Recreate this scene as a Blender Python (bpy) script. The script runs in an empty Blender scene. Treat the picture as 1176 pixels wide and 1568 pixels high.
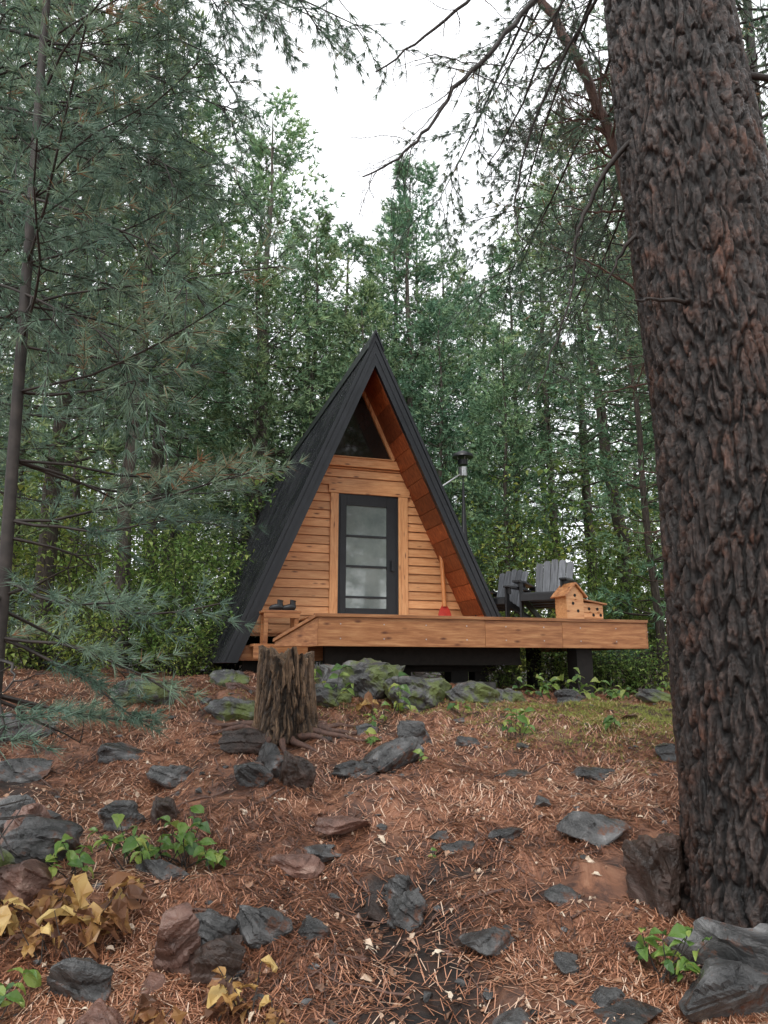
import bpy, bmesh, math, random
import numpy as np
from mathutils import Vector, Matrix, Euler
rng=np.random.default_rng(7); random.seed(7)
sc=bpy.context.scene
# ------------------------------------------------------------ noise utils
def h2(ix,iy,s):
    v=np.sin(ix*127.1+iy*311.7+s*74.7)*43758.5453
    return v-np.floor(v)
def vn(x,y,s=0):
    ix=np.floor(x);iy=np.floor(y);fx=x-ix;fy=y-iy
    fx=fx*fx*(3-2*fx);fy=fy*fy*(3-2*fy)
    a=h2(ix,iy,s);b=h2(ix+1,iy,s);c=h2(ix,iy+1,s);d=h2(ix+1,iy+1,s)
    return (a*(1-fx)+b*fx)*(1-fy)+(c*(1-fx)+d*fx)*fy-.5
def fbm(x,y,s=0,o=4):
    r=0;a=1
    for i in range(o):
        r=r+a*vn(x*2**i,y*2**i,s+i*3.1);a*=.5
    return r
def voro(u,v,N,s=0):
    iu=np.floor(u);iv=np.floor(v);f1=np.full(u.shape,9.);f2=np.full(u.shape,9.)
    for du in (-1,0,1):
        for dv in (-1,0,1):
            cu=iu+du;cv=iv+dv;cm=np.mod(cu,N)
            px=cu+.15+.7*h2(cm,cv,s);py=cv+.1+.8*h2(cm,cv,s+5)
            d=np.hypot(px-u,py-v)
            f2=np.where(d<f1,f1,np.minimum(f2,d));f1=np.minimum(f1,d)
    return f1,f2
def sst(x,a,b):
    t=np.clip((x-a)/(b-a),0,1);return t*t*(3-2*t)
def gz(x,y):
    x=np.asarray(x,float);y=np.asarray(y,float)
    pl=1.37-.3*sst(x,-.8,2.6)
    sl=.2*(y-3)+.02*np.clip(-x-1,0,4)
    k=.22
    h=np.clip(.5+.5*(pl-sl)/k,0,1);z=pl*(1-h)+sl*h-k*h*(1-h)
    z=np.maximum(z,-.35)
    near=1-sst(y,10,25)
    z=z+(.16*vn(x*.9+3,y*.9,1)+.12*vn(x*2.3,y*2.3+9,2)+.075*vn(x*5,y*5,3)+.035*vn(x*13,y*13,4)+.014*vn(x*34,y*34,6))*(.3+.7*near)
    z=z-.07*np.exp(-((x-.15)/.4)**2)*(1-sst(y,4.5,6.5))
    z=z+.05*np.clip(y-18,0,60)+.01*np.clip(np.abs(x)-15,0,60)
    return z
def g1(x,y): return float(gz(x,y))
# ------------------------------------------------------------ mesh builder
class MB:
    def __init__(s): s.v=[];s.n=0;s.f=[];s.t=[]
    def add(s,V,F,mat=0,tint=.5,smooth=False):
        V=np.asarray(V,float).reshape(-1,3);F=np.asarray(F,int)
        s.v.append(V);s.f.append((F+s.n,mat,smooth));s.n+=len(V)
        s.t.append(np.broadcast_to(np.asarray(tint,float),(len(V),)).copy())
    def mesh(s,name,mats):
        me=bpy.data.meshes.new(name)
        V=np.concatenate(s.v);T=np.concatenate(s.t)
        me.vertices.add(len(V));me.vertices.foreach_set('co',V.ravel())
        L=np.concatenate([f.ravel() for f,_,_ in s.f])
        cnt=np.concatenate([np.full(len(f),f.shape[1]) for f,_,_ in s.f])
        mi=np.concatenate([np.full(len(f),m) for f,m,_ in s.f])
        sm=np.concatenate([np.full(len(f),b) for f,_,b in s.f])
        me.loops.add(len(L));me.loops.foreach_set('vertex_index',L.astype(np.int32))
        me.polygons.add(len(cnt));st=np.concatenate([[0],np.cumsum(cnt)[:-1]])
        me.polygons.foreach_set('loop_start',st.astype(np.int32))
        for m in mats: me.materials.append(m)
        me.polygons.foreach_set('material_index',mi.astype(np.int32))
        me.polygons.foreach_set('use_smooth',sm.astype(bool))
        me.update(calc_edges=True)
        at=me.attributes.new('tint','FLOAT','POINT');at.data.foreach_set('value',T.astype(np.float32))
        return me
    def obj(s,name,mats,parent=None,bevel=0):
        o=bpy.data.objects.new(name,s.mesh(name,mats));sc.collection.objects.link(o)
        if parent: o.parent=parent
        if bevel:
            b=o.modifiers.new('b','BEVEL');b.width=bevel;b.segments=2;b.limit_method='ANGLE'
        return o
BF=np.array([[0,3,2,1],[4,5,6,7],[0,1,5,4],[1,2,6,5],[2,3,7,6],[3,0,4,7]])
def box(mb,a,b,mat=0,tint=None,M=None):
    x0,y0,z0=a;x1,y1,z1=b
    V=[(x0,y0,z0),(x1,y0,z0),(x1,y1,z0),(x0,y1,z0),(x0,y0,z1),(x1,y0,z1),(x1,y1,z1),(x0,y1,z1)]
    if M is not None: V=[tuple(M@Vector(v)) for v in V]
    mb.add(V,BF,mat,random.random() if tint is None else tint)
def prism(mb,poly,y0,y1,mat=0,tint=.5):
    n=len(poly);V=[(p[0],y0,p[1]) for p in poly]+[(p[0],y1,p[1]) for p in poly]
    mb.add(V,[list(range(n))],mat,tint)
    mb.add(V,[list(range(n,2*n))[::-1]],mat,tint)
    mb.add(V,[[i,i+n,(i+1)%n+n,(i+1)%n] for i in range(n)],mat,tint)
def tube(mb,P,R,sides=6,mat=0,tint=.5,cap=False,smooth=True):
    P=np.asarray(P,float);n=len(P);R=np.broadcast_to(R,(n,))
    T=np.gradient(P,axis=0);T/=np.linalg.norm(T,axis=1)[:,None]+1e-9
    ref=np.array([0,0,1.]) if abs(T[0][2])<.9 else np.array([1.,0,0])
    U=np.cross(T,ref);U/=np.linalg.norm(U,axis=1)[:,None]+1e-9
    W=np.cross(T,U);a=np.linspace(0,2*np.pi,sides,endpoint=False)
    V=P[:,None,:]+R[:,None,None]*(np.cos(a)[None,:,None]*U[:,None,:]+np.sin(a)[None,:,None]*W[:,None,:])
    i=np.arange(n-1)[:,None]*sides;j=np.arange(sides)[None,:];k=(j+1)%sides
    F=np.stack([i+j,i+k,i+sides+k,i+sides+j],-1).reshape(-1,4)
    mb.add(V.reshape(-1,3),F,mat,tint,smooth)
    if cap:
        mb.add(V[0],[list(range(sides))],mat,tint);mb.add(V[-1],[list(range(sides))[::-1]],mat,tint)
def runit(n):
    v=rng.normal(size=(n,3));return v/np.linalg.norm(v,axis=1)[:,None]
def nrm(v): return v/(np.linalg.norm(v,axis=-1,keepdims=True)+1e-9)
def needles(mb,C,D,n,L,W,spread,mat=1,tint=None):
    C=np.repeat(np.asarray(C),n,0);D=np.repeat(np.asarray(D),n,0);m=len(C)
    d=nrm(D+runit(m)*spread);s=nrm(np.cross(d,runit(m)))*(W/2)
    ln=(L*rng.uniform(.6,1.1,m))[:,None];b=C+runit(m)*L*.08
    sag=np.zeros((m,3));sag[:,2]=-ln[:,0]*.12
    V=np.stack([b-s,b+s,b+d*ln+sag],1).reshape(-1,3)
    t=rng.uniform(0,1,m) if tint is None else np.clip(np.repeat(tint,n)+rng.normal(0,.12,m),0,1)
    mb.add(V,np.arange(3*m).reshape(-1,3),mat,np.repeat(t,3))
# ------------------------------------------------------------ materials
def ramp(nt,stops):
    r=nt.nodes.new('ShaderNodeValToRGB');e=r.color_ramp.elements
    while len(e)<len(stops): e.new(.5)
    for i,(p,c) in enumerate(stops): e[i].position=p;e[i].color=(*c,1)
    return r
def mat(name,stops,nscale=8,vs=(1,1,1),rough=.7,bump=.3,dist=.02,tint=(.7,1.3),rr=None,spec=.5,metal=0,detail=6,knots=False,coat=0,ntd=0,moss=None,mossr=(.52,.66),mosss=2.5):
    m=bpy.data.materials.new(name);m.use_nodes=True;nt=m.node_tree;N=nt.nodes.new;K=nt.links.new
    bs=nt.nodes['Principled BSDF'];tc=N('ShaderNodeTexCoord')
    at=N('ShaderNodeAttribute');at.attribute_name='tint'
    mp=N('ShaderNodeMapping');mp.inputs['Scale'].default_value=vs
    mul=N('ShaderNodeMath');mul.operation='MULTIPLY';mul.inputs[1].default_value=37.0 if tint and ntd==0 else 0
    K(at.outputs['Fac'],mul.inputs[0])
    ad=N('ShaderNodeVectorMath');ad.operation='ADD'
    K(tc.outputs['Object'],ad.inputs[0]);K(mul.outputs[0],ad.inputs[1]);K(ad.outputs[0],mp.inputs['Vector'])
    no=N('ShaderNodeTexNoise');no.inputs['Scale'].default_value=nscale;no.inputs['Detail'].default_value=detail;no.inputs['Roughness'].default_value=.65
    if ntd: no.inputs['Distortion'].default_value=ntd
    K(mp.outputs[0],no.inputs['Vector'])
    r=ramp(nt,stops);K(no.outputs['Fac'],r.inputs[0]);col=r.outputs[0];hgt=no.outputs['Fac']
    if knots:
        vm=N('ShaderNodeMapping');vm.inputs['Scale'].default_value=knots;K(ad.outputs[0],vm.inputs['Vector'])
        vo=N('ShaderNodeTexVoronoi');vo.inputs['Scale'].default_value=1;K(vm.outputs[0],vo.inputs['Vector'])
        mr=N('ShaderNodeMapRange');mr.inputs[1].default_value=.06;mr.inputs[2].default_value=.2;K(vo.outputs['Distance'],mr.inputs[0])
        mx=N('ShaderNodeMix');mx.data_type='RGBA';K(mr.outputs[0],mx.inputs[0]);mx.inputs[6].default_value=(.13,.04,.015,1);K(col,mx.inputs[7]);col=mx.outputs[2]
    if moss:
        n2=N('ShaderNodeTexNoise');n2.inputs['Scale'].default_value=mosss;n2.inputs['Detail'].default_value=6;n2.inputs['Roughness'].default_value=.7;K(tc.outputs['Object'],n2.inputs['Vector'])
        mr=N('ShaderNodeMapRange');mr.inputs[1].default_value=mossr[0];mr.inputs[2].default_value=mossr[1];K(n2.outputs['Fac'],mr.inputs[0])
        mx=N('ShaderNodeMix');mx.data_type='RGBA';K(mr.outputs[0],mx.inputs[0]);K(col,mx.inputs[6]);mx.inputs[7].default_value=(*moss,1);col=mx.outputs[2]
    if tint:
        mr=N('ShaderNodeMapRange');mr.inputs[3].default_value=tint[0];mr.inputs[4].default_value=tint[1];K(at.outputs['Fac'],mr.inputs[0])
        mx=N('ShaderNodeMix');mx.data_type='RGBA';mx.blend_type='MULTIPLY';mx.inputs[0].default_value=1
        K(col,mx.inputs[6]);K(mr.outputs[0],mx.inputs[7]);col=mx.outputs[2]
    K(col,bs.inputs['Base Color'])
    if rr:
        mr=N('ShaderNodeMapRange');mr.inputs[3].default_value=rr[0];mr.inputs[4].default_value=rr[1];mr.inputs[1].default_value=.35;mr.inputs[2].default_value=.65
        n3=N('ShaderNodeTexNoise');n3.inputs['Scale'].default_value=nscale*.6;K(tc.outputs['Object'],n3.inputs['Vector']);K(n3.outputs['Fac'],mr.inputs[0]);K(mr.outputs[0],bs.inputs['Roughness'])
    else: bs.inputs['Roughness'].default_value=rough
    bs.inputs['Specular IOR Level'].default_value=spec;bs.inputs['Metallic'].default_value=metal;bs.inputs['Coat Weight'].default_value=coat
    if bump:
        bp=N('ShaderNodeBump');bp.inputs['Strength'].default_value=bump;bp.inputs['Distance'].default_value=dist
        K(hgt,bp.inputs['Height']);K(bp.outputs[0],bs.inputs['Normal'])
    return m
def leafmat(name,stops,trans=.35,rough=.5,spec=.3):
    m=bpy.data.materials.new(name);m.use_nodes=True;nt=m.node_tree;N=nt.nodes.new;K=nt.links.new
    bs=nt.nodes['Principled BSDF'];out=nt.nodes['Material Output']
    at=N('ShaderNodeAttribute');at.attribute_name='tint';r=ramp(nt,stops);K(at.outputs['Fac'],r.inputs[0])
    oi=N('ShaderNodeObjectInfo')
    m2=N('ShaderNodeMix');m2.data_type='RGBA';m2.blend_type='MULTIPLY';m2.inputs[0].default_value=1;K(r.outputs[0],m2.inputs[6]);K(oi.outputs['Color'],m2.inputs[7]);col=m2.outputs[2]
    if trans<0:
        df=N('ShaderNodeBsdfDiffuse');K(col,df.inputs['Color']);K(df.outputs[0],out.inputs['Surface']);nt.nodes.remove(bs);return m
    K(col,bs.inputs['Base Color']);bs.inputs['Roughness'].default_value=rough;bs.inputs['Specular IOR Level'].default_value=spec
    if trans==0: return m
    tr=N('ShaderNodeBsdfTranslucent');K(col,tr.inputs['Color'])
    ms=N('ShaderNodeMixShader');ms.inputs[0].default_value=trans;K(bs.outputs[0],ms.inputs[1]);K(tr.outputs[0],ms.inputs[2]);K(ms.outputs[0],out.inputs['Surface'])
    return m
M_bark=mat('bark_dark',[(.3,(.03,.025,.022)),(.55,(.085,.068,.055)),(.75,(.17,.14,.11))],6,(6,6,1.2),.8,.6,.03,detail=3)
M_bigbark=mat('bark_big',[(.3,(.012,.009,.008)),(.48,(.032,.023,.020)),(.62,(.07,.048,.040)),(.8,(.22,.17,.145))],16,(2.5,2.5,1),.55,1,.02,tint=(.08,1.5),ntd=.6,rr=(.3,.7),moss=(.13,.05,.026),mossr=(.5,.75),mosss=5)
M_redbark=mat('bark_red',[(.3,(.05,.03,.025)),(.6,(.14,.075,.055))],8,(4,4,1),.7,.5,.01,detail=3)
M_twig=mat('twig',[(.3,(.018,.015,.013)),(.7,(.05,.04,.035))],10,(1,1,1),.7,0,.005,detail=2)
M_needle=leafmat('pine_needles',[(0,(.075,.14,.075)),(.5,(.16,.265,.145)),(1,(.31,.42,.20))],-1)
M_needleB=leafmat('pine_needles_blue',[(0,(.065,.12,.085)),(.5,(.145,.225,.16)),(.93,(.27,.37,.24)),(1,(.32,.16,.08))],.25)
M_leaf=leafmat('leaf_green',[(0,(.08,.14,.035)),(.5,(.19,.30,.07)),(1,(.42,.48,.13))],.3)
M_leafd=leafmat('leaf_seedling',[(0,(.06,.14,.04)),(.5,(.16,.28,.06)),(1,(.38,.44,.11))],.35,.35,.5)
M_yleaf=leafmat('leaf_yellow',[(0,(.09,.045,.03)),(.35,(.24,.11,.05)),(.7,(.46,.27,.09)),(1,(.68,.5,.2))],.25,.4,.4)
M_litter=leafmat('needle_litter',[(0,(.05,.024,.016)),(.4,(.23,.088,.045)),(.75,(.52,.25,.145)),(1,(.74,.54,.40))],0,.4,.55)
M_dleaf=leafmat('dead_leaf',[(0,(.10,.05,.03)),(.5,(.36,.19,.11)),(1,(.70,.60,.47))],0,.4,.5)
M_grass=leafmat('grass_blade',[(0,(.15,.20,.04)),(1,(.48,.50,.14))],.2)
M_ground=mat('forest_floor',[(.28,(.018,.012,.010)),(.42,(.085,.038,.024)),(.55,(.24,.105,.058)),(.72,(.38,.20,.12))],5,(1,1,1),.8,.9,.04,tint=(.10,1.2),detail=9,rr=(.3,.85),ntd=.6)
ws=[(.3,(.56,.25,.10)),(.5,(.71,.36,.16)),(.7,(.80,.47,.23))]
M_pine=mat('pine_boards',ws,4,(1,6,9),.5,.15,.004,tint=(.76,1.1),knots=(3.2,9,12))
M_pinev=mat('pine_trim',ws,4,(9,6,1),.5,.15,.004,tint=(.85,1.05),knots=(14,9,3))
M_deck=mat('deck_wood',[(.3,(.25,.09,.032)),(.5,(.43,.18,.068)),(.72,(.62,.32,.14))],3,(.8,4,8),.5,.25,.005,tint=(.75,1.15),knots=(3,5,8))
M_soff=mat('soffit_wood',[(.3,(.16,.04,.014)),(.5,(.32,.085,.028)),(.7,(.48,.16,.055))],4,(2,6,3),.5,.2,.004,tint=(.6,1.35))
M_roof=mat('roof_metal',[(.3,(.010,.011,.014)),(.7,(.018,.02,.024))],3,(1,1,1),.35,.05,.003,rr=(.16,.32),tint=(.8,1.2),spec=.6)
M_trim=mat('black_trim',[(.3,(.008,.010,.014)),(.7,(.015,.018,.023))],6,(1,1,1),.45,.05,.002)
M_black=mat('black_paint',[(.3,(.008,.009,.011)),(.7,(.016,.017,.02))],12,(1,1,1),.4,.1,.002)
M_dark=mat('dark_structure',[(.3,(.008,.007,.006)),(.7,(.02,.016,.013))],12,(1,1,1),.8,.2,.004)
M_slat=mat('sheen_grey_slats',[(.3,(.06,.065,.075)),(.7,(.2,.21,.23))],5,(9,1,1),.35,.2,.002,tint=(.5,1.4))  # grey imitates the wet sheen on the slats, put into base colour
M_steel=mat('steel',[(.3,(.4,.41,.42)),(.7,(.6,.6,.6))],12,(1,1,1),.3,.05,.002,metal=.9)
M_glassf=mat('frosted_pane',[(.35,(.13,.165,.165)),(.65,(.24,.285,.28))],1.6,(1,1,1),.05,.0,.002,coat=1,tint=None,spec=1)
M_glassd=mat('dark_glass',[(.3,(.01,.008,.007)),(.7,(.03,.02,.015))],2,(1,1,1),.04,0,.002,tint=None,spec=.5)
M_red=mat('red_paint',[(.3,(.45,.03,.02)),(.7,(.6,.05,.03))],12,(1,1,1),.4,.05,.002)
M_paddle=mat('paddle_wood',[(.3,(.50,.19,.06)),(.7,(.68,.30,.11))],5,(9,9,1),.3,.05,.002)
rk=[(.3,(.028,.028,.029)),(.47,(.08,.08,.08)),(.6,(.17,.168,.168)),(.75,(.42,.41,.40))]
M_rock=mat('slate_rock',rk,6,(1,1,1.6),.5,1,.035,rr=(.1,.55),tint=(.35,1.25),ntd=.5,detail=10,moss=(.17,.075,.045),mossr=(.56,.63),mosss=7)
M_rockm=mat('mossy_rock',rk,4,(1,1,1.6),.5,1,.04,rr=(.2,.7),tint=(.4,1.2),ntd=.5,detail=10,moss=(.12,.15,.045),mossr=(.47,.57),mosss=3)
M_rockr=mat('red_rock',[(.3,(.08,.04,.03)),(.5,(.23,.12,.09)),(.75,(.48,.34,.28))],6,(1,1,1.6),.5,1,.035,rr=(.12,.6),tint=(.35,1.2),ntd=.5,detail=10)
M_rockb=mat('brown_rock',[(.3,(.016,.011,.009)),(.5,(.05,.032,.025)),(.75,(.14,.09,.075))],6,(1,1,1.6),.5,1,.04,rr=(.2,.6),tint=(.6,1.2),ntd=.5,detail=10)
M_stump=mat('stump_wood',[(.3,(.04,.025,.016)),(.5,(.16,.095,.05)),(.7,(.38,.25,.15))],9,(5,5,.6),.5,1,.03,rr=(.3,.7),tint=(.12,1.3),ntd=.3)
M_conc=mat('concrete',[(.3,(.12,.12,.11)),(.7,(.22,.21,.2))],12,(1,1,1),.8,.3,.005)
# ------------------------------------------------------------ ground
def axis(lo,hi,step,far,n=26):
    g=np.geomspace(step,far,n).cumsum();g=g*(far/g[-1])
    return np.concatenate([(lo-g)[::-1],np.arange(lo,hi,step),hi+g])
X=axis(-6,6,.035,220);Y=axis(2.4,11.5,.035,220)
XX,YY=np.meshgrid(X,Y);ZZ=gz(XX,YY);nx,ny=len(X),len(Y)
mb=MB();i=np.arange(ny-1)[:,None]*nx;j=np.arange(nx-1)[None,:]
F=np.stack([i+j,i+j+1,i+nx+j+1,i+nx+j],-1).reshape(-1,4)
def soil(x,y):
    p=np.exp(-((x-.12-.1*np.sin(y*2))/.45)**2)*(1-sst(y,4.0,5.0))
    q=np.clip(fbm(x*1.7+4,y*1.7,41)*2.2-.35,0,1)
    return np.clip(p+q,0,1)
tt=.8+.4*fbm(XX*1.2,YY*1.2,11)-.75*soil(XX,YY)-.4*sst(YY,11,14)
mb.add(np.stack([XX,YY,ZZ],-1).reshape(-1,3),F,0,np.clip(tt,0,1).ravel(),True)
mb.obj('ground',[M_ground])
n=210000;yy=2.6+9.4*rng.uniform(0,1,n)**1.5;xx=(rng.uniform(-1,1,n))*(.62*yy+.5)
dens=.70+1.3*fbm(xx*1.8,yy*1.8,21);pp=soil(xx,yy)
k=(rng.uniform(0,1,n)<dens)&(rng.uniform(0,1,n)>pp*.85);xx=xx[k];yy=yy[k];n=len(xx)
a=rng.uniform(0,2*np.pi,n)+0;L=rng.uniform(.02,.055,n);W=.0011+.00026*yy
dx=np.cos(a)*L;dy=np.sin(a)*L
P0=np.stack([xx-dx,yy-dy,gz(xx-dx,yy-dy)+rng.uniform(.002,.014,n)],1);P1=np.stack([xx+dx,yy+dy,gz(xx+dx,yy+dy)+rng.uniform(.002,.024,n)],1)
S=np.stack([-np.sin(a)*W,np.cos(a)*W,np.zeros(n)],1)
mb=MB();mb.add(np.stack([P0-S,P0+S,P1+S,P1-S],1).reshape(-1,3),np.arange(4*n).reshape(-1,4),0,np.repeat(np.clip(rng.normal(.5,.26,n)+.5*fbm(xx*1.6,yy*1.6,31),0,1),4))
mb.obj('pine_needle_litter',[M_litter])
lw=np.array([.03,.20,.29,.19,.01]);ly=np.array([0,.2,.45,.75,1.]);lz=np.array([0,.03,.0,-.10,-.27])
LT=np.concatenate([[(-w,y,.5*w+z) ,(0,y,z),(w,y,.5*w+z)] for w,y,z in zip(lw,ly,lz)]).reshape(-1,3)
LF=np.array([[r*3+c,r*3+c+1,r*3+c+4,r*3+c+3] for r in range(4) for c in (0,1)])
def leaves(mb,P,D,size,mat,tint,up=None,crumple=.03):
    m=len(P);D=nrm(D);up=np.array([0,0,1.])[None]+runit(m)*.25 if up is None else up
    Xa=nrm(np.cross(D,up));Za=nrm(np.cross(Xa,D));s=np.asarray(size).reshape(-1,1,1)
    wv=rng.uniform(.7,1.3,(m,1,1));T=LT[None]+rng.normal(size=(m,15,3))*crumple
    V=P[:,None]+s*(T[:,:,0:1]*wv*Xa[:,None]+T[:,:,1:2]*D[:,None]+T[:,:,2:3]*Za[:,None])
    F=(np.arange(m)[:,None,None]*15+LF[None]).reshape(-1,4)
    mb.add(V.reshape(-1,3),F,mat,np.clip(np.repeat(tint,15)+rng.normal(0,.06,m*15),0,1))
n=2600;yy=2.8+7*rng.uniform(0,1,n)**1.3;xx=rng.uniform(-1,1,n)*(.6*yy+.3)
mb=MB();D=runit(n);D[:,2]*=.3
leaves(mb,np.stack([xx,yy,gz(xx,yy)+.014],1),D,rng.uniform(.015,.06,n),0,rng.uniform(0,1,n)**1.2,up=nrm(np.array([0,0,1.])+runit(n)*.6),crumple=.07)
mb.obj('fallen_leaves',[M_dleaf])
n=20000;gx=rng.normal(2.5,.75,n);gy=rng.normal(8.0,.6,n);gx2=rng.normal(-.1,.9,3200);gy2=rng.normal(8.4,.4,3200)
gx=np.concatenate([gx,gx2]);gy=np.concatenate([gy,gy2]);n=len(gx)
kk=rng.uniform(0,1,n)<.6+fbm(gx*3,gy*3,5);gx=gx[kk];gy=gy[kk];n=len(gx)
b=np.stack([gx,gy,gz(gx,gy)-.005],1);mb=MB()
needles(mb,b,np.tile([0,0,.8],(n,1)),2,.065,.006,1.1,0);mb.obj('grass',[M_grass])
# ------------------------------------------------------------ rocks
def rock_mesh(name,sx,sy,sz,mt,seed,npt=15,tint=.6,rough=.14):
    r=np.random.default_rng(seed);p=r.normal(size=(npt,3));p/=np.linalg.norm(p,axis=1)[:,None]
    p*=np.array([sx,sy,sz])*r.uniform(.8,1.1,(npt,1));p[:,2]=np.clip(p[:,2],-sz*.9,sz*r.uniform(.6,.95))
    bm=bmesh.new();[bm.verts.new(q) for q in p]
    g=bmesh.ops.convex_hull(bm,input=bm.verts)
    bmesh.ops.delete(bm,geom=[v for v in g['geom_interior'] if isinstance(v,bmesh.types.BMVert)],context='VERTS')
    bmesh.ops.dissolve_limit(bm,angle_limit=.3,verts=bm.verts,edges=bm.edges)
    bmesh.ops.bevel(bm,geom=list(bm.edges),offset=min(sx,sy,sz)*.06,segments=1,affect='EDGES')
    bmesh.ops.triangulate(bm,faces=bm.faces)
    for _ in range(4 if max(sx,sy)>.12 else 1):
        lng=[e for e in bm.edges if e.calc_length()>max(sx,sy)*.11]
        if lng: bmesh.ops.subdivide_edges(bm,edges=lng,cuts=1)
        bmesh.ops.triangulate(bm,faces=bm.faces)
    V=np.array([v.co[:] for v in bm.verts]);s=min(sx,sy,sz);o=seed*1.7
    nn=(fbm(V[:,0]*6+o,V[:,1]*6+V[:,2]*7,2)*1.0)[:,None]*s*rough
    w=V[:,2]/s+.9*V[:,0]/sx*math.sin(seed)+.6*V[:,1]/sy*math.cos(seed*2)
    layer=(sst((w*1.6)%1,.42,.5))[:,None]*s*.09
    nr=nrm(V);V=V+nr*nn-nr*layer
    for v,c in zip(bm.verts,V): v.co=c
    me=bpy.data.meshes.new(name);bm.to_mesh(me);bm.free();me.materials.append(mt)
    at=me.attributes.new('tint','FLOAT','POINT');at.data.foreach_set('value',np.clip(tint+.5*fbm(V[:,0]*5,V[:,1]*5+V[:,2]*5,3),0,1).astype(np.float32))
    return me
RK=[
(-.22,8.95,.70,.48,.40,.1,(.02,.03),.12,M_rockm),(.38,8.5,.44,.32,.29,.5,(0,.1),.07,M_rockm),(1.02,8.6,.38,.26,.2,.1,(0,-.05),.10,M_rockm),(-.6,8.35,.3,.25,.2,.8,(0,.1),.04,M_rockm),
(.02,6.5,.38,.20,.24,.5,(.35,-.4),.10,M_rock),(.33,6.95,.28,.18,.18,.2,(.1,.2),.07,M_rock),(-.25,6.3,.2,.12,.1,.2,(.1,.1),.03,M_rock),
(-.92,6.15,.29,.23,.24,.3,(.1,.3),.10,M_rock),(-.68,5.85,.23,.2,.22,1.1,(.2,.5),.07,M_rockb),(-.95,5.75,.2,.16,.14,.1,(.3,.1),.07,M_rock),(-1.2,6.5,.25,.16,.16,.6,(.3,.1),.07,M_rockb),
(-.24,5.15,.26,.12,.08,.15,(0,.05),.09,M_rockr),(-.50,4.75,.20,.16,.09,.1,(.15,.1),.08,M_rockr),(-.36,4.9,.2,.13,.08,.9,(0,.05),.02,M_rock),
(.13,4.28,.15,.125,.16,.4,(.05,.1),.09,M_rock),(.10,4.55,.16,.10,.12,1.4,(.1,.0),.04,M_rock),(-.03,4.4,.1,.1,.1,.4,(.1,.3),.03,M_rockb),(.49,3.98,.20,.14,.085,.2,(.12,-.05),.05,M_rock),
(1.32,5.0,.28,.17,.13,.1,(.15,.05),.07,M_rock),(.80,5.1,.17,.08,.06,.6,(0,0),.03,M_rock),(.48,5.0,.14,.09,.05,.2,(0,0),.03,M_rock),
(1.48,4.30,.27,.22,.40,.5,(.1,.45),.20,M_rockb),(1.74,3.52,.52,.24,.26,-.6,(-.1,.1),.14,M_rock),(1.42,3.4,.26,.24,.2,.3,(.1,.0),.05,M_rock),(1.95,3.2,.3,.22,.3,.2,(.1,.1),.1,M_rock),
(-2.35,5.1,.34,.22,.24,.2,(.1,.1),.14,M_rock),(-2.0,4.6,.28,.2,.22,.6,(.1,.2),.12,M_rock),(-2.3,4.3,.3,.22,.24,.0,(.2,.0),.16,M_rockm),(-1.95,4.25,.22,.18,.16,.4,(.0,.2),.09,M_rockr),(-1.75,5.2,.2,.14,.16,.4,(.3,.2),.08,M_rock),(-2.15,4.75,.2,.14,.2,1.4,(.3,.2),.16,M_rockr),
(-1.0,3.74,.17,.15,.32,.3,(.35,.15),.1,M_rockr),(-.76,3.66,.13,.12,.24,.8,(.2,.4),.10,M_rockb),(-.86,3.95,.15,.14,.2,1.8,(.2,.2),.08,M_rock),(-.60,4.0,.17,.12,.12,.3,(.1,.1),.06,M_rock),(-.36,4.0,.13,.11,.08,.5,(.1,.1),.03,M_rock),(-1.3,3.5,.18,.15,.16,1.3,(.4,.1),.08,M_rock),(-1.15,3.35,.16,.15,.14,.3,(.4,.1),.05,M_rockr),
(-2.2,6.6,.3,.22,.16,.3,(.05,.1),.07,M_rock),(-1.7,6.2,.24,.16,.14,.8,(.1,.1),.07,M_rock),(-2.9,6.2,.32,.22,.17,.2,(.1,.0),.08,M_rock),(-1.5,7.9,.34,.2,.18,.1,(.1,.1),.08,M_rockm),(-2.6,8.2,.4,.25,.18,.3,(.05,.05),.06,M_rockm),(-1.9,9.4,.3,.2,.18,.6,(.1,.1),.08,M_rockm),(-3.4,7.2,.4,.25,.17,.6,(.1,.1),.08,M_rock),(-1.6,8.9,.3,.2,.16,.2,(.1,.1),.06,M_rockr),
(1.05,6.3,.2,.12,.07,.3,(.05,.05),.03,M_rock),(1.75,6.4,.24,.12,.09,.1,(.05,.05),.04,M_rock),(2.5,6.7,.28,.16,.12,.1,(.1,.05),.05,M_rock),(.75,7.0,.14,.1,.07,.1,(.1,.1),.03,M_rock),
(-.15,7.35,.2,.12,.12,.4,(.1,.1),.04,M_rock),(2.3,9.6,.26,.2,.2,.3,(.1,.1),.08,M_rock),(1.5,9.2,.3,.2,.16,.3,(.1,.1),.05,M_rockm),(3.2,9.0,.25,.2,.12,.3,(.1,.1),.05,M_rockm),
(.55,3.45,.12,.1,.07,.2,(.1,.1),.03,M_rock),(.15,3.3,.13,.1,.06,.2,(.1,.1),.02,M_rock),(.85,3.8,.1,.09,.07,1.2,(.1,.1),.03,M_rock),(.95,4.4,.15,.11,.05,.2,(.1,.1),.025,M_rock),(-1.25,4.55,.2,.14,.12,.2,(.1,.1),.04,M_rock),
(-1.45,5.2,.16,.13,.15,.4,(.1,.1),.07,M_rockb),(1.0,3.35,.17,.13,.06,.4,(.1,.1),.02,M_rock)]
rr_=random.Random(5)
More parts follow.
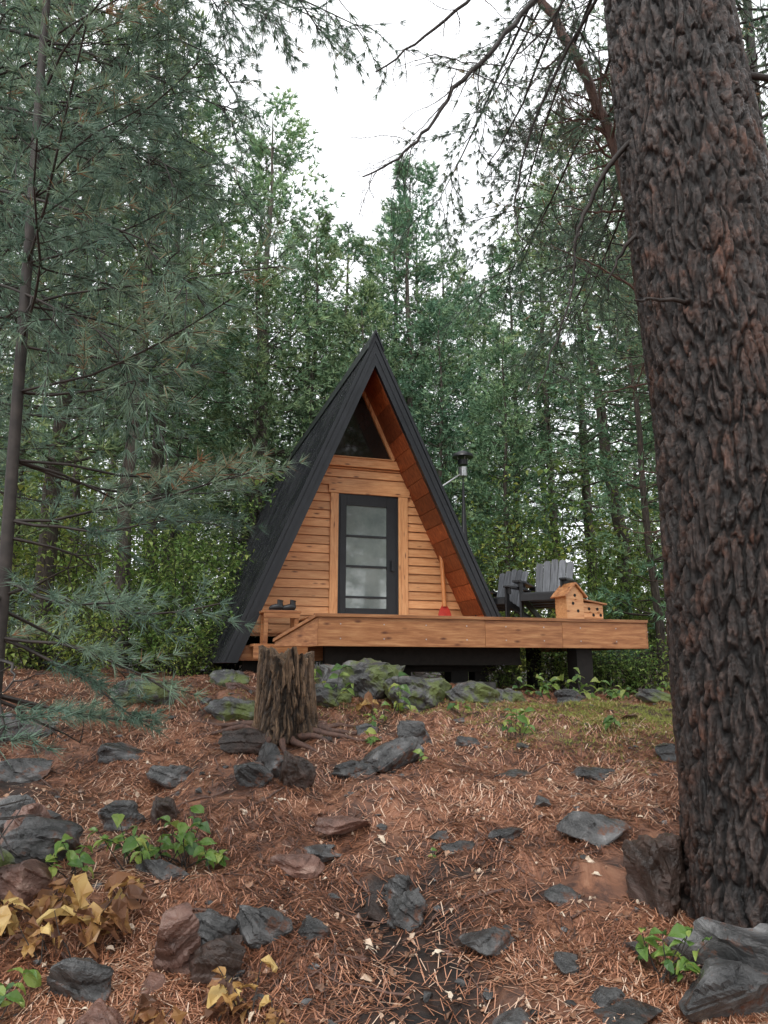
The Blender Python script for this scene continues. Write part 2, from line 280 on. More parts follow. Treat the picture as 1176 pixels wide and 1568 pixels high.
for i in range(46):
    y=3.1+6*rr_.random()**1.2;x=rr_.uniform(-1,1)*(.55*y);s=rr_.uniform(.035,.09)*(.7+.06*y)
    RK.append((x,y,s*1.3,s,s*rr_.uniform(.4,.9),rr_.uniform(0,3),(rr_.uniform(-.3,.3),rr_.uniform(-.3,.3)),s*.05,rr_.choice([M_rock,M_rock,M_rock,M_rockr,M_rockb])))
for q,(x,y,sx,sy,sz,rot,tl,lift,mt) in enumerate(RK):
    mm=mt is M_rockm
    o=bpy.data.objects.new('rock',rock_mesh('rock',sx,sy,sz,mt,100+q,40 if mm else 15,.7 if mm else rr_.uniform(.25,.8),.3 if mm else .16));sc.collection.objects.link(o)
    o.location=(x,y,g1(x,y)+lift*.5);o.rotation_euler=(tl[0],tl[1],rot)
base=[rock_mesh('st',.05,.04,.022,M_rock,300+i,10) for i in range(6)]
mb=MB()
for i in range(520):
    me=base[i%6];V=np.empty(len(me.vertices)*3);me.vertices.foreach_get('co',V);V=V.reshape(-1,3)*random.uniform(.25,1.1)
    y=2.8+6.5*random.random()**1.4;x=random.uniform(-1,1)*(.6*y+.2)
    R=np.array(Euler((random.uniform(-.3,.3),random.uniform(-.3,.3),random.uniform(0,6))).to_matrix());V=V@R.T+np.array([x,y,g1(x,y)+.006])
    F=np.array([p.vertices[:] for p in me.polygons]);mb.add(V,F,random.choice([0,0,0,1]),random.random())
mb.obj('loose_stones',[M_rock,M_rockr])
# ------------------------------------------------------------ stump & big trunk
def barkcyl(cx,cy,z0,z1,rf,N,cellh,nt,nz,amp,rootamp=0,seed=0,top=None,cxz=None,flute=.9):
    th=np.linspace(0,2*np.pi,nt,endpoint=False);zz=np.linspace(z0,z1,nz);T,Z=np.meshgrid(th,zz)
    u=T/(2*np.pi)*N+.9*(fbm(np.cos(T)*4+Z*1.3,np.sin(T)*4+Z*3.3,seed+1,4));v=Z/cellh+.8*fbm(np.cos(T)*9,np.sin(T)*9+Z*5,seed+2,3)
    f1,f2=voro(u,v,N,seed);cr=sst(f2-f1,.02,.35)
    f1b,f2b=voro(u*2.0,v*2.6,N*2,seed+9);crb=sst(f2b-f1b,.0,.35)
    fine=fbm(u*3.1,v*7,seed+4,5);big=fbm(np.cos(T)*2.5,np.sin(T)*2.5+Z*1.2,seed+6,3)
    R=rf(Z)+amp*(cr-.6)+amp*.4*crb*cr+amp*.5*fine-amp*.3*(f1-.4)+amp*.9*big
    fl=np.exp(-(Z-z0)/.22);R=R+rootamp*fl*(.5+flute*np.sin(T*4+seed+.8*np.sin(T*2)))
    CX=cx if cxz is None else cxz(Z)
    if top is not None: Z=np.where(Z>z0+(z1-z0)*.5,Z+(Z-z0-(z1-z0)*.5)/((z1-z0)*.5)*top*(fbm(np.cos(T)*3+5,np.sin(T)*3,seed+7,4)),Z)
    V=np.stack([CX+R*np.cos(T),cy+R*np.sin(T),Z],-1).reshape(-1,3)
    i=np.arange(nz-1)[:,None]*nt;j=np.arange(nt)[None,:];k=(j+1)%nt
    m=MB();m.add(V,np.stack([i+j,i+k,i+nt+k,i+nt+j],-1).reshape(-1,4),0,np.clip(.05+.6*cr*(.5+.5*crb)+.6*fine+.3*big,0,1).ravel(),True)
    if top is not None:
        ring=V.reshape(nz,nt,3)[-1];c=ring.mean(0);rows=[ring]
        for s in (.8,.6,.4,.2,.04):
            q=c+(ring-c)*s;q[:,2]=c[2]-.06*(1-s)+(ring[:,2]-c[2])*s+.05*fbm(q[:,0]*14,q[:,1]*14,3);rows.append(q)
        rows=np.array(rows);nr=len(rows);i=np.arange(nr-1)[:,None]*nt
        m.add(rows.reshape(-1,3),np.stack([i+j,i+k,i+nt+k,i+nt+j],-1).reshape(-1,4),0,np.clip(.7+fbm(rows[...,0]*20,rows[...,1]*20,5),0,1).ravel(),True)
    return m
SX,SY=-.93,7.25;z0=g1(SX,SY)-.08
m=barkcyl(SX,SY,z0,z0+.80,lambda z:.262-.02*(z-z0),20,1.1,300,140,.024,.07,seed=3,top=.16)
m.obj('tree_stump',[M_stump])
zb=g1(2.04,4.1)-.15
def rbig(z): return np.interp(z,[0,.8,2.5,4.5,5.7,9],[.47,.45,.43,.405,.37,.30])
def cbig(z): return np.interp(z,[0,2.8,4.5,5.7,9],[2.04,2.04,1.93,1.87,1.62])
mb=barkcyl(0,4.1,zb,8.0,rbig,42,.25,460,1250,.020,.09,seed=11,cxz=cbig)
def wob(p0,d,L,n,w,g=0):
    P=[np.array(p0,float)];d=np.array(d,float)
    for i in range(n):
        d=nrm(d+rng.normal(size=3)*w+np.array([0,0,g]));P.append(P[-1]+d*L/n)
    return np.array(P)
def twiggy(mb,P,r0,r1,nt,tl,depth,mat=1):
    P=np.array(P,float)
    t=np.linspace(0,1,len(P));tt=np.linspace(0,1,max(len(P)*4,6))
    Q=np.stack([np.interp(tt,t,P[:,c]) for c in range(3)],1)
    for _ in range(2): Q[1:-1]=(Q[:-2]+2*Q[1:-1]+Q[2:])/4
    Q[1:-1]+=rng.normal(size=(len(Q)-2,3))*min(r0,.02)*.4
    tube(mb,Q,np.linspace(r0,r1,len(Q)),6 if r0>.01 else 4,mat)
    if depth<=0: return
    D=nrm(np.gradient(Q,axis=0))
    for i in range(nt):
        s=rng.uniform(.15,1);k=int(s*(len(Q)-1));d=nrm(D[k]*.7+runit(1)[0]*np.array([1,.8,.8]))
        L=tl*rng.uniform(.4,1.1)*(1-.4*s);rs=min(.012,max(r1,r0*(1-s)*.5+r1*.6)*.6)
        twiggy(mb,wob(Q[k],d,L,4,.22,-.02),rs,max(min(r1*.5,.002),.0012),max(2,nt//3),tl*.5,depth-1,mat)
for P,r0,r1,nt,tl,dp in [
 ([(1.75,4.2,7.4),(1.17,4.8,6.56),(.85,4.7,6.05),(.534,4.65,5.66),(.3,4.55,5.2),(.144,4.5,4.95),(-.148,4.5,4.79)],.026,.005,24,.8,2),
 ([(1.6,4.0,4.75),(1.42,4.1,4.6),(1.249,4.2,4.29),(1.2,4.2,4.1),(1.184,4.2,3.84),(1.08,4.2,3.5),(.91,4.2,3.11)],.018,.004,16,.45,2),
 ([(1.6,4.2,8.0),(1.2,4.8,7.3),(.7,5,6.77),(.3,5,6.4),(-.067,5,6.09)],.022,.006,12,.5,2),
 ([(1.7,4.0,4.2),(1.45,4.1,4.0),(1.36,4.15,3.8)],.018,.004,5,.2,1),
 ([(1.75,3.85,3.5),(1.5,3.75,3.49),(1.36,3.7,3.45)],.014,.005,3,.1,1),
 ([(1.7,4.3,6.4),(1.4,4.7,6.1),(1.1,5.0,5.5),(1.0,5.1,5.0),(1.05,5.1,4.6)],.016,.004,18,.6,2),
 ([(1.8,4.2,7.2),(1.5,5.0,6.9),(1.2,5.6,6.3),(.9,6.0,5.9)],.02,.004,18,.7,2),
 ([(1.8,4.2,6.9),(1.5,4.6,6.6),(1.2,4.9,6.3),(1.0,5.0,6.2)],.014,.004,14,.6,2),
 ([(2.1,4.1,5.3),(2.5,4.1,5.2),(2.9,4.2,5.3)],.03,.01,8,.5,2),
 ([(2.1,4.1,4.6),(2.5,4.2,4.5),(2.9,4.2,4.2)],.02,.006,8,.4,2),
 ([(2.0,4.1,5.9),(2.4,4.2,6.3),(3.0,4.3,6.6)],.05,.02,8,.6,2)]:
    twiggy(mb,P,r0,r1,nt,tl,dp)
def bough(mb,P,L,ntw,twl,nl,nw,npr,ts,mt_tw,mt_n,tb=.45,droop=.25,r0=.018):
    P=np.array(P,float);t=np.linspace(0,1,len(P));tt=np.linspace(0,1,16)
    Q=np.stack([np.interp(tt,t,P[:,c]) for c in range(3)],1)
    for _ in range(2): Q[1:-1]=(Q[:-2]+2*Q[1:-1]+Q[2:])/4
    tube(mb,Q,np.linspace(r0,.004,16),5,mt_tw);D=nrm(np.gradient(Q,axis=0));C=[];DD=[]
    def sub(p,d,l,lev):
        W=wob(p,d,l,5,.13,-droop*.25);tube(mb,W,np.linspace(.006 if lev else .004,.002,6),3,mt_tw);DW=nrm(np.gradient(W,axis=0))
        if lev:
            for q in range(max(2,int(l/.11))):
                k=rng.integers(1,6);sub(W[k],nrm(DW[k]*.8+runit(1)[0]*.8),l*rng.uniform(.25,.5),0)
        m=max(2,int(l*.6/ts));s=np.linspace(.45,1,m)*5;k=np.clip(s.astype(int),0,4);f=(s-k)[:,None]
        C.append(W[k]*(1-f)+W[k+1]*f);DD.append(DW[k])
    for i in range(ntw):
        s=.12+.88*(i+rng.uniform(0,1))/ntw;k=min(int(s*15),15);side=np.cross(D[k],[0,0,1.])*rng.choice([-1,1])
        sub(Q[k],nrm(D[k]*.6+side*.7+runit(1)[0]*.4+np.array([0,0,-droop])),twl*rng.uniform(.5,1.15),1)
    C=np.concatenate(C);DD=np.concatenate(DD);needles(mb,C,DD,npr,nl,nw,.75,mt_n,np.clip(rng.normal(tb,.2,len(C)),0,1))
for P in [[(1.8,4.3,7.8),(1.3,6.2,7.6),(.9,7.4,7.2),(.6,8.0,6.9)],[(1.8,4.3,7.0),(1.6,6.4,6.8),(1.5,7.8,6.4)],[(2.0,4.3,6.2),(2.3,6.2,6.1),(2.2,7.6,5.6),(2.0,8.4,5.2)],[(2.1,4.1,6.8),(2.6,4.3,6.6),(3.2,4.6,6.0)],[(1.9,4.3,8.0),(2.1,6.5,8.0),(2.0,7.6,7.8)],
  [(1.9,4.4,6.6),(2.0,6.0,6.7),(1.7,7.2,6.2),(1.3,7.8,5.7)],[(1.9,4.4,5.6),(2.2,6.0,5.6),(2.0,7.0,5.0)],[(1.8,4.4,7.6),(1.6,5.6,7.7),(1.2,6.6,7.4),(.9,7,7.1)]]:
    bough(mb,P,0,18,.75,.11,.0075,15,.08,1,2)
mb.obj('pine_tree',[M_bigbark,M_twig,M_needleB])
mb=MB();P=np.array([(2.55,5.6,.3),(2.5,5.6,1.5),(2.35,5.55,3.2),(2.12,5.5,4.8),(1.97,5.5,5.77),(1.72,5.5,6.6),(1.4,5.5,7.3),(1.0,5.5,8.2),(.7,5.5,9.5)])
twiggy(mb,P,.055,.03,44,1.2,2,0);mb.obj('leaning_tree',[M_redbark])
# ------------------------------------------------------------ pines
def pine(seed,H,r0,c0,Lmax,wh,nb,nl,nw,npr,ts,name,mats,dead=18,twn=7,twl=.38,azb=None,tw_r=.004,droop=0,shape=.75,sway=.05,tuft=.85):
    global rng
    keep=rng;rng=np.random.default_rng(seed);mb=MB()
    tz=np.linspace(0,H,14);wx=np.cumsum(rng.normal(0,sway,14))*H/16;wy=np.cumsum(rng.normal(0,sway,14))*H/16;wx-=wx[0];wy-=wy[0]
    tube(mb,np.stack([wx,wy,tz-.3],1),r0*(1-tz/H)**.8+.012,9,0)
    def tp(h): return np.array([np.interp(h,tz,wx),np.interp(h,tz,wy),h-.3])
    C=[];D=[];TT=[]
    h=c0*H
    while h<H-.15:
        t=(h-c0*H)/(H-c0*H)
        for b in range(nb):
            if rng.uniform()<.15: continue
            az=rng.uniform(0,2*np.pi)
            if azb is not None and rng.uniform()<.65: az=azb+rng.normal(0,.6)
            L=Lmax*(1-t)**shape*rng.uniform(.5,1.15)*min(1,.55+2.5*t)+.2
            el=-.12+.75*t+rng.normal(0,.12)-droop;d=np.array([math.cos(az)*math.cos(el),math.sin(az)*math.cos(el),math.sin(el)])
            P=wob(tp(h),d,L,6,.09,.05-droop*.12);tube(mb,P,np.linspace(r0*.16*(1-t)+.006,.004,7),4,0)
            Dr=nrm(np.gradient(P,axis=0));bt=rng.uniform(.15,.85)
            for i in range(twn):
                s=.25+.75*(i+rng.uniform(0,.8))/twn;kf=s*6;k=min(int(kf),5);p=P[k]+(P[k+1]-P[k])*(kf-k)
                for sg in (-1,1):
                    side=np.cross(Dr[k],[0,0,1.]);td=nrm(Dr[k]*.8+sg*side*.9+np.array([0,0,rng.normal(.12,.25)]))
                    tl=L*twl*(1.1-.75*s)*rng.uniform(.6,1.15)+.08
                    nn=max(2,int(tl/ts)+1);Q=p+td*np.linspace(0,tl,nn)[:,None]+np.array([0,0,1.])*(np.linspace(0,1,nn)**2*tl*(.15-droop))[:,None]
                    if tw_r: tube(mb,Q[[0,-1]],[tw_r,tw_r*.5],3,0)
                    C.append(Q[1:]);D.append(np.tile(nrm(td+np.array([0,0,.35-droop])),(nn-1,1)));TT.append(np.full(nn-1,bt+rng.normal(0,.1)))
            C.append(P[3:]);D.append(Dr[3:]);TT.append(np.full(4,bt))
        h+=wh*rng.uniform(.7,1.3)
    C=np.concatenate(C);D=np.concatenate(D);TT=np.clip(np.concatenate(TT),0,1)
    needles(mb,C,D,npr,nl,nw,tuft,1,TT)
    for i in range(dead):
        h=rng.uniform(.06,c0+.1)*H;az=rng.uniform(0,6.28);L=rng.uniform(.3,1.0)*Lmax*.6
        P=wob(tp(h),(math.cos(az),math.sin(az),-.1),L,5,.15,-.03);tube(mb,P,np.linspace(.012,.003,6),3,0)
        for q in range(3):
            k=rng.integers(2,6);tube(mb,wob(P[k],nrm(runit(1)[0]+P[5]-P[0]),L*.3,3,.2),[.005,.004,.003,.002],3,0)
    rng=keep
    me=mb.mesh(name,mats);print(name,len(me.polygons));return me
FM=[M_bark,M_needle]
kw=dict(shape=.5,tw_r=0)
var=[pine(1,17,.19,.26,3.8,.52,5,.26,.038,7,.27,'fp1',FM,**kw),
     pine(2,18,.21,.34,3.5,.52,5,.26,.038,7,.27,'fp2',FM,**kw),
     pine(3,16,.15,.16,3.2,.48,5,.26,.038,7,.27,'fp3',FM,**kw),
     pine(4,18,.17,.42,3.0,.52,5,.26,.038,7,.27,'fp4',FM,**kw),
     pine(5,12,.10,.10,2.5,.42,5,.23,.034,7,.25,'fp5',FM,**kw)]
Hs=[17,18,16,18,12]
def put(name,me,x,y,s,rz=None,parent=None,tilt=0,col=None):
    o=bpy.data.objects.new(name,me);sc.collection.objects.link(o);o.location=(x,y,g1(x,y));o.scale=(s,s,s)
    o.rotation_euler=(random.gauss(0,.015),random.gauss(0,.015)+tilt,random.uniform(0,6.28) if rz is None else rz)
    if col is None:
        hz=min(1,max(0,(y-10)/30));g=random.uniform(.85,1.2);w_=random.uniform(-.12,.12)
        col=((1+.8*hz+w_)*g,(1+.6*hz)*g,(1+1.0*hz-w_)*g,1)  # air haze painted in: object colour gets paler with distance
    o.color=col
    if parent: o.parent=parent
    return o
def ratio(k):
    return float(np.interp(k,[-.34,-.26,-.2,-.1,-.04,.02,.08,.13,.2,.27,.36],[1.3,.85,.74,.6,.56,.62,.52,.5,.56,.72,1.2]))
spec=[(-3.4,20,0,17.0),(.6,22,2,16.5),(-1.3,24,1,15.0),(2.2,24,0,14.5),(3.8,22,2,13.5),(-5.4,17,1,16),(-6.5,14,0,16.5),(-8.5,17,3,19),(-7.2,11.5,2,14),
 (-9.5,12.5,0,17),(5.6,17,1,15),(7,14.5,0,16.5),(8.2,18,3,18),(5.0,13.5,4,9.5),(9.5,12,1,17),(4.6,20,3,14.5),(-4.6,13.2,3,14.5),(-3.2,18.5,4,11),(1.6,19.5,4,10.5),(3.0,18,4,9.0),(-5.8,20,4,11),(-.4,20.5,4,11.5),(-2.2,22,2,14.2),
 (1.2,23.5,0,15.6),(-4.3,22,2,17.0),(-2.9,25,0,16.0),(-.4,25,1,14.8),(3.2,25,0,14.5),(-6.6,22,0,17),(6.2,22,0,16.5)]
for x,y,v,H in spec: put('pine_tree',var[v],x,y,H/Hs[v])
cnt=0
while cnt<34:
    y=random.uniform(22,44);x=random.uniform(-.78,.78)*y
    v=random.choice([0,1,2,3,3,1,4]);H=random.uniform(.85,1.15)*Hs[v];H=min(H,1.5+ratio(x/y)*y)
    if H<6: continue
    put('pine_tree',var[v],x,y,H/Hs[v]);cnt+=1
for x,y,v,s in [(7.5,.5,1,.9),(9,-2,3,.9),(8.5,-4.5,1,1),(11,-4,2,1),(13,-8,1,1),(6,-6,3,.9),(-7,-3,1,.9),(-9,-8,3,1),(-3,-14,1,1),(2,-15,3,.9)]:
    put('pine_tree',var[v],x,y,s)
dist=bpy.data.objects.new('distant_trees',None);sc.collection.objects.link(dist)
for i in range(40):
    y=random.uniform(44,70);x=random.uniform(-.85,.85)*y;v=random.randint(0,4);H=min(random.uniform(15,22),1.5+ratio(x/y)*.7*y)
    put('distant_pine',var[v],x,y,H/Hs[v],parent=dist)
NM=[M_twig,M_needleB]
near1=pine(21,8.5,.028,.16,1.5,.34,3,.11,.0052,22,.08,'near1',NM,dead=14,twn=5,twl=.36,azb=.1,tw_r=.003,droop=.12,shape=.35,sway=.006)
sap=bpy.data.objects.new('pine_sapling',near1);sc.collection.objects.link(sap);sap.location=(-2.02,4.0,g1(-2,4));sap.rotation_euler=(0,-.03,0);sap.color=(1.1,1.1,1.15,1)
near2=pine(22,13,.13,.2,3.2,.42,4,.13,.0105,12,.13,'near2',NM,dead=14,twn=7,twl=.36,azb=.1,tw_r=.004,droop=.05,shape=.4,sway=.02)
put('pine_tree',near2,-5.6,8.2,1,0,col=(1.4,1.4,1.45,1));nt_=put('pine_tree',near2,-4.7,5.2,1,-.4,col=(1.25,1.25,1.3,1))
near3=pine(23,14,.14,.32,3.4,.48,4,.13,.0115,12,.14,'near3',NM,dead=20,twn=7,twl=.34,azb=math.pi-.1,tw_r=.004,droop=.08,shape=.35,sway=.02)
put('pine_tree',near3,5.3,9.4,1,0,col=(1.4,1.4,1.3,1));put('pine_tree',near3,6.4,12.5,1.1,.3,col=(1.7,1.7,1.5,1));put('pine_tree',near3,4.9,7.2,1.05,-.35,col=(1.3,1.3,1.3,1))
mb=MB()
for P in [[(-4.7,5.2,7.2),(-3,5.1,7.4),(-1.6,5.0,7.0),(-.9,5,6.6)],[(-4.7,5.2,6.6),(-3.2,5.0,6.9),(-2.0,4.9,6.5),(-1.2,4.8,6.0)],[(-4.7,5.2,7.8),(-2.4,5.4,7.9),(-.9,5.4,7.3),(-.1,5.3,6.75)],[(-4.7,5.2,7.5),(-2.4,4.9,7.3),(-1.1,4.8,6.7),(-.45,4.8,6.35)],
  [(-4.7,5.2,5.8),(-3.4,5.2,5.9),(-2.2,5.1,5.6),(-1.5,5.0,5.2)],[(-4.7,5.2,5.0),(-3.4,4.9,5.0),(-2.4,4.7,4.6),(-1.8,4.6,4.2)],[(-4.7,5.2,4.4),(-3.4,5.3,4.6),(-2.5,5.4,4.3),(-1.9,5.4,3.9)],[(-4.7,5.2,6.2),(-3.2,5.8,6.4),(-2.4,6.0,6.0)],[(-4.7,5.2,3.6),(-3.5,5.0,3.6),(-2.6,5,3.3)],
  [(-4.7,5.2,5.4),(-3.0,4.6,5.5),(-1.9,4.3,5.0),(-1.3,4.2,4.6)],[(-4.7,5.2,4.2),(-3.2,4.4,4.1),(-2.2,4.0,3.7),(-1.5,3.9,3.3)],[(-4.7,5.2,6.9),(-3.4,5.9,6.9),(-2.0,6.2,6.5),(-1.3,6.3,6.1)],[(-4.7,5.2,4.9),(-3.2,4.3,4.7),(-2.0,3.9,4.2),(-1.2,3.8,3.8)],[(-4.7,5.2,6.0),(-3.0,4.5,6.1),(-1.8,4.4,5.6),(-1.0,4.4,5.2)]]:
    bough(mb,P,0,18,.75,.11,.0055,18,.08,0,1,droop=.3)
b_=mb.obj('boughs',NM);b_.color=(1.2,1.2,1.25,1);b_.parent=nt_;b_.matrix_parent_inverse=(Matrix.Translation(nt_.location)@nt_.rotation_euler.to_matrix().to_4x4()).inverted()
def shrub(seed,h,w,n,ls):
    global rng
    keep=rng;rng=np.random.default_rng(seed);mb=MB();C=[]
    for i in range(16):
        d=nrm(np.array([rng.normal()*.5*w/h,rng.normal()*.5*w/h,1.]));P=wob((rng.normal()*.1,rng.normal()*.1,0),d,h*rng.uniform(.6,1.1),6,.15)
        tube(mb,P,np.linspace(.015,.004,7),4,0)
        for k in range(1,7):
            for q in range(3):
                Q=wob(P[k],nrm(runit(1)[0]*[1,1,.4]+[0,0,.15]),w*.35,3,.2);tube(mb,Q,[.005,.004,.003,.002],3,0);C.append(Q[1:])
    C=np.concatenate(C);k=rng.integers(0,len(C),n);P=C[k]+rng.normal(size=(n,3))*.09
    D=runit(n);D[:,2]=D[:,2]*.4-.1;leaves(mb,P,D,rng.uniform(.6,1.2,n)*ls,1,np.clip(rng.normal(.5,.28,n),0,1));rng=keep
    return mb.mesh('shrub',[M_twig,M_leaf])
sh=[shrub(31,2.6,1.8,2200,.11),shrub(32,4.2,2.2,2800,.125),shrub(33,1.1,1.2,1000,.09)]
for x,y,v,s in [(-3.6,12.5,0,.9),(-2.9,14.5,1,.7),(-4.8,14,1,.8),(-4.4,16,0,1.2),(-6.5,16,1,1),(3.8,14.5,0,.8),(4.6,15.5,1,.9),(6.0,16.5,1,1),(5.2,12.2,2,1),(3.6,13.2,2,.8),(4.2,12.6,2,.7),(7.5,13,0,1),(2.9,17,1,1),(-5.5,12,2,1),(-8,14.5,0,1.2),(6.6,20,1,1.2),(-2.2,19,1,1.2),(1.9,11.9,2,.5),(2.9,12.6,2,.6),(5.9,10.6,2,.9),(8,10.5,0,.8),(-9,19,1,1.2),(9,18,1,1.2),(4.0,19,1,1.3),(-5,24,1,1.4),(3,26,1,1.4),(8,25,1,1.5),(-10,26,1,1.5),(-3,11.6,2,.7),(-4.3,10.8,2,.7),(-6.8,10.5,2,.9),(-3.4,16,2,1.2),(-7,18,0,1.3),(0,18,0,1),(1.5,16,2,1)]:
    put('shrub',sh[v],x,y,s)
def seedling(name,x,y,h,n,ls,mt,seed,tb=.5):
    global rng
    keep=rng;rng=np.random.default_rng(seed);mb=MB();z=g1(x,y);Ps=[];Ds=[]
    for s in range(max(1,n//5)):
        P=wob((x+rng.normal()*.05,y+rng.normal()*.05,z),nrm(np.array([rng.normal()*.5,rng.normal()*.5,1.])),h*rng.uniform(.6,1.2),4,.15);tube(mb,P,np.linspace(.004,.002,5),4,0)
        for k in range(5):
            a=rng.uniform(0,6.28);Ps.append(P[rng.integers(2,5)]);Ds.append((math.cos(a),math.sin(a),rng.uniform(-.7,.35)))
    if mt is M_yleaf: tb=.42
    m=len(Ps);leaves(mb,np.array(Ps),np.array(Ds),rng.uniform(.4,1.15,m)*ls,1,np.clip(rng.normal(tb,.32,m),0,1),up=np.array([0,-.4,1.])+runit(m)*.6,crumple=.08 if mt is M_yleaf else .025);rng=keep
    mb.obj(name,[M_twig,mt])
for q,(x,y,h,n,ls,mt) in enumerate([(-1.22,4.75,.32,60,.11,M_leafd),(-1.45,4.6,.27,36,.10,M_leafd),(-1.75,4.4,.2,28,.10,M_leafd),(-1.0,4.7,.15,18,.09,M_leafd),(1.26,3.62,.22,44,.09,M_leafd),
  (1.22,7.25,.27,30,.12,M_leafd),(-.55,8.2,.38,20,.15,M_leafd),(.1,7.9,.38,18,.16,M_leafd),(.75,8.0,.15,14,.11,M_leafd),(-.1,7.6,.18,16,.10,M_leafd),(-1.05,7.9,.6,14,.16,M_leafd),(1.6,4.5,.1,12,.09,M_leafd),(-.1,7.0,.15,12,.09,M_leafd),
  (-1.42,4.0,.24,36,.15,M_yleaf),(-1.85,3.85,.2,28,.15,M_yleaf),(-1.7,4.1,.2,20,.13,M_yleaf),(-.62,3.45,.2,30,.10,M_yleaf),(-.5,3.35,.15,20,.10,M_yleaf),(-1.65,3.35,.2,26,.10,M_leafd),(-1.3,4.25,.2,14,.13,M_yleaf),(-.15,8.1,.25,12,.13,M_yleaf),(.3,4.9,.06,8,.06,M_leafd),(2.9,9.3,.3,30,.13,M_leafd),(2.2,7.4,.15,18,.10,M_leafd),(.3,6.3,.1,8,.07,M_leafd),(-.9,3.3,.15,16,.09,M_yleaf),(2.0,9.9,.4,34,.14,M_leafd),(3.6,9.6,.4,34,.14,M_leafd),(2.6,10,.5,36,.15,M_leafd),(-1.55,3.75,.2,20,.11,M_yleaf)]):
    seedling('seedling',x,y,h,n,ls,mt,500+q)
mb=MB()
for i in range(190):
    y=2.9+6*random.random();x=random.uniform(-1,1)*(.6*y);a=random.uniform(0,6.28);L=random.uniform(.1,.55)
    P=np.array([[x+math.cos(a)*L*t+random.gauss(0,.012),y+math.sin(a)*L*t+random.gauss(0,.012),0] for t in np.linspace(0,1,6)]);P[:,2]=gz(P[:,0],P[:,1])+.012
    tube(mb,P,np.linspace(.008,.003,6)*random.uniform(.3,1.2),5,0,random.random())
for i in range(16):
    a=i/16*6.28;L=random.uniform(.4,.9);P=np.array([[SX+math.cos(a+.2*t)*(.2+L*t),SY+math.sin(a+.2*t)*(.2+L*t),0] for t in np.linspace(0,1,8)]);P[:,2]=gz(P[:,0],P[:,1])+np.linspace(.06,-.01,8)
    tube(mb,P,np.linspace(.04,.008,8),6,0)
mb.obj('fallen_twigs',[M_redbark])
# ------------------------------------------------------------ cabin
ROT=math.radians(17.5)
def frame(name,loc=(0,0,0),rz=0,par=None):
    e=bpy.data.objects.new(name,None);sc.collection.objects.link(e)
    c,s=math.cos(ROT),math.sin(ROT);e.location=(-.156+c*loc[0]-s*loc[1],11+s*loc[0]+c*loc[1],loc[2]);e.rotation_euler=(0,0,ROT+rz)
    return e
cab=frame('a_frame_cabin')
zt,zbm,kL,kR=6.646,1.55,.428,.4616
tL=math.sqrt(1+kL*kL);tR=math.sqrt(1+kR*kR)
def la(z,off): return -(zt-z)*kL+off*tL
def ra(z,off): return (zt-z)*kR-off*tR
def apex(off): 
    d=off*(tL+tR)/(kL+kR);return (la(zt-d,off),zt-d)
def slab(mb,side,o1,o2,y0,y1,mat=0,zb=zbm,tint=.5):
    f=la if side<0 else ra
    poly=[apex(o1),(f(zb,o1),zb),(f(zb,o2),zb),apex(o2)]
    if side>0: poly=poly[::-1]
    prism(mb,poly,y0,y1,mat,tint)
Lc=9.2
mb=MB()
for s in (-1,1): slab(mb,s,.0,.028,-.03,Lc,0)
for s in (-1,1):
    f=la if s<0 else ra
    for b in np.arange(.1,Lc,.235):
        poly=[(apex(-.022)[0],apex(-.022)[1]-.02),(f(zbm,-.022),zbm),(f(zbm,.003),zbm),(apex(.003)[0],apex(.003)[1]-.02)]
        if s>0: poly=poly[::-1]
        prism(mb,poly,b,b+.035,0,.5)
mb.obj('metal_roof',[M_roof],cab,.006)
mb=MB()
for s in (-1,1): slab(mb,s,-.012,.035,-.075,-.032,0)
for s in (-1,1): slab(mb,s,.037,.20,-.055,.03,0)
for s in (-1,1): slab(mb,s,.05,.12,-.066,-.056,0)
for s in (-1,1):
    f=la if s<0 else ra
    a=apex(-.045);b=(f(zt-.25,-.03),zt-.25);c=(f(zt-.25,-.015),zt-.25);d=apex(-.02);poly=[a,b,c,d]
    if s>0: poly=poly[::-1]
    prism(mb,poly,-.10,Lc+.02,0)
mb.obj('roof_fascia',[M_trim],cab,.006)
mb=MB()
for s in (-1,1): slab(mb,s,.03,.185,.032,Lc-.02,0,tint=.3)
for s in (-1,1):
    f=la if s<0 else ra
    zz=6.05;i=0
    while zz>1.75:
        z2=max(zz-.235,1.62)
        poly=[(f(zz,.187),zz),(f(z2+.008,.187),z2+.008),(f(z2+.008,.203),z2+.008),(f(zz,.203),zz)]
        if s>0: poly=poly[::-1]
        prism(mb,poly,.035,.82,0,random.random());zz=z2
mb.obj('soffit',[M_soff],cab)
mb=MB();z=2.0;ph=.14;wb=.8
while z<4.70:
    z2=min(z+ph,4.70)
    def seg(x0f,x1f):
        if x1f(z)-x0f(z)<.02: return
        zt_=z2-.014
        V=[(x0f(z),wb-.026,z),(x1f(z),wb-.026,z),(x1f(zt_),wb-.008,zt_),(x0f(zt_),wb-.008,zt_),(x0f(z),wb+.03,z),(x1f(z),wb+.03,z),(x1f(zt_),wb+.03,zt_),(x0f(zt_),wb+.03,zt_)]
        mb.add(V,[[0,1,2,3],[3,2,6,7],[0,4,5,1]],0,random.random())
    if z<4.30:
        seg(lambda q:la(q,.2),lambda q:-.47);seg(lambda q:.80,lambda q:ra(q,.2))
    else: seg(lambda q:la(q,.2),lambda q:ra(q,.2))
    z=z2
prism(mb,[(la(1.95,.19),1.95),(ra(1.95,.19),1.95),(ra(4.7,.19),4.7),(la(4.7,.19),4.7)],wb+.012,wb+.06,0,.1)
mb.obj('clapboard_wall',[M_pine],cab)
mb=MB()
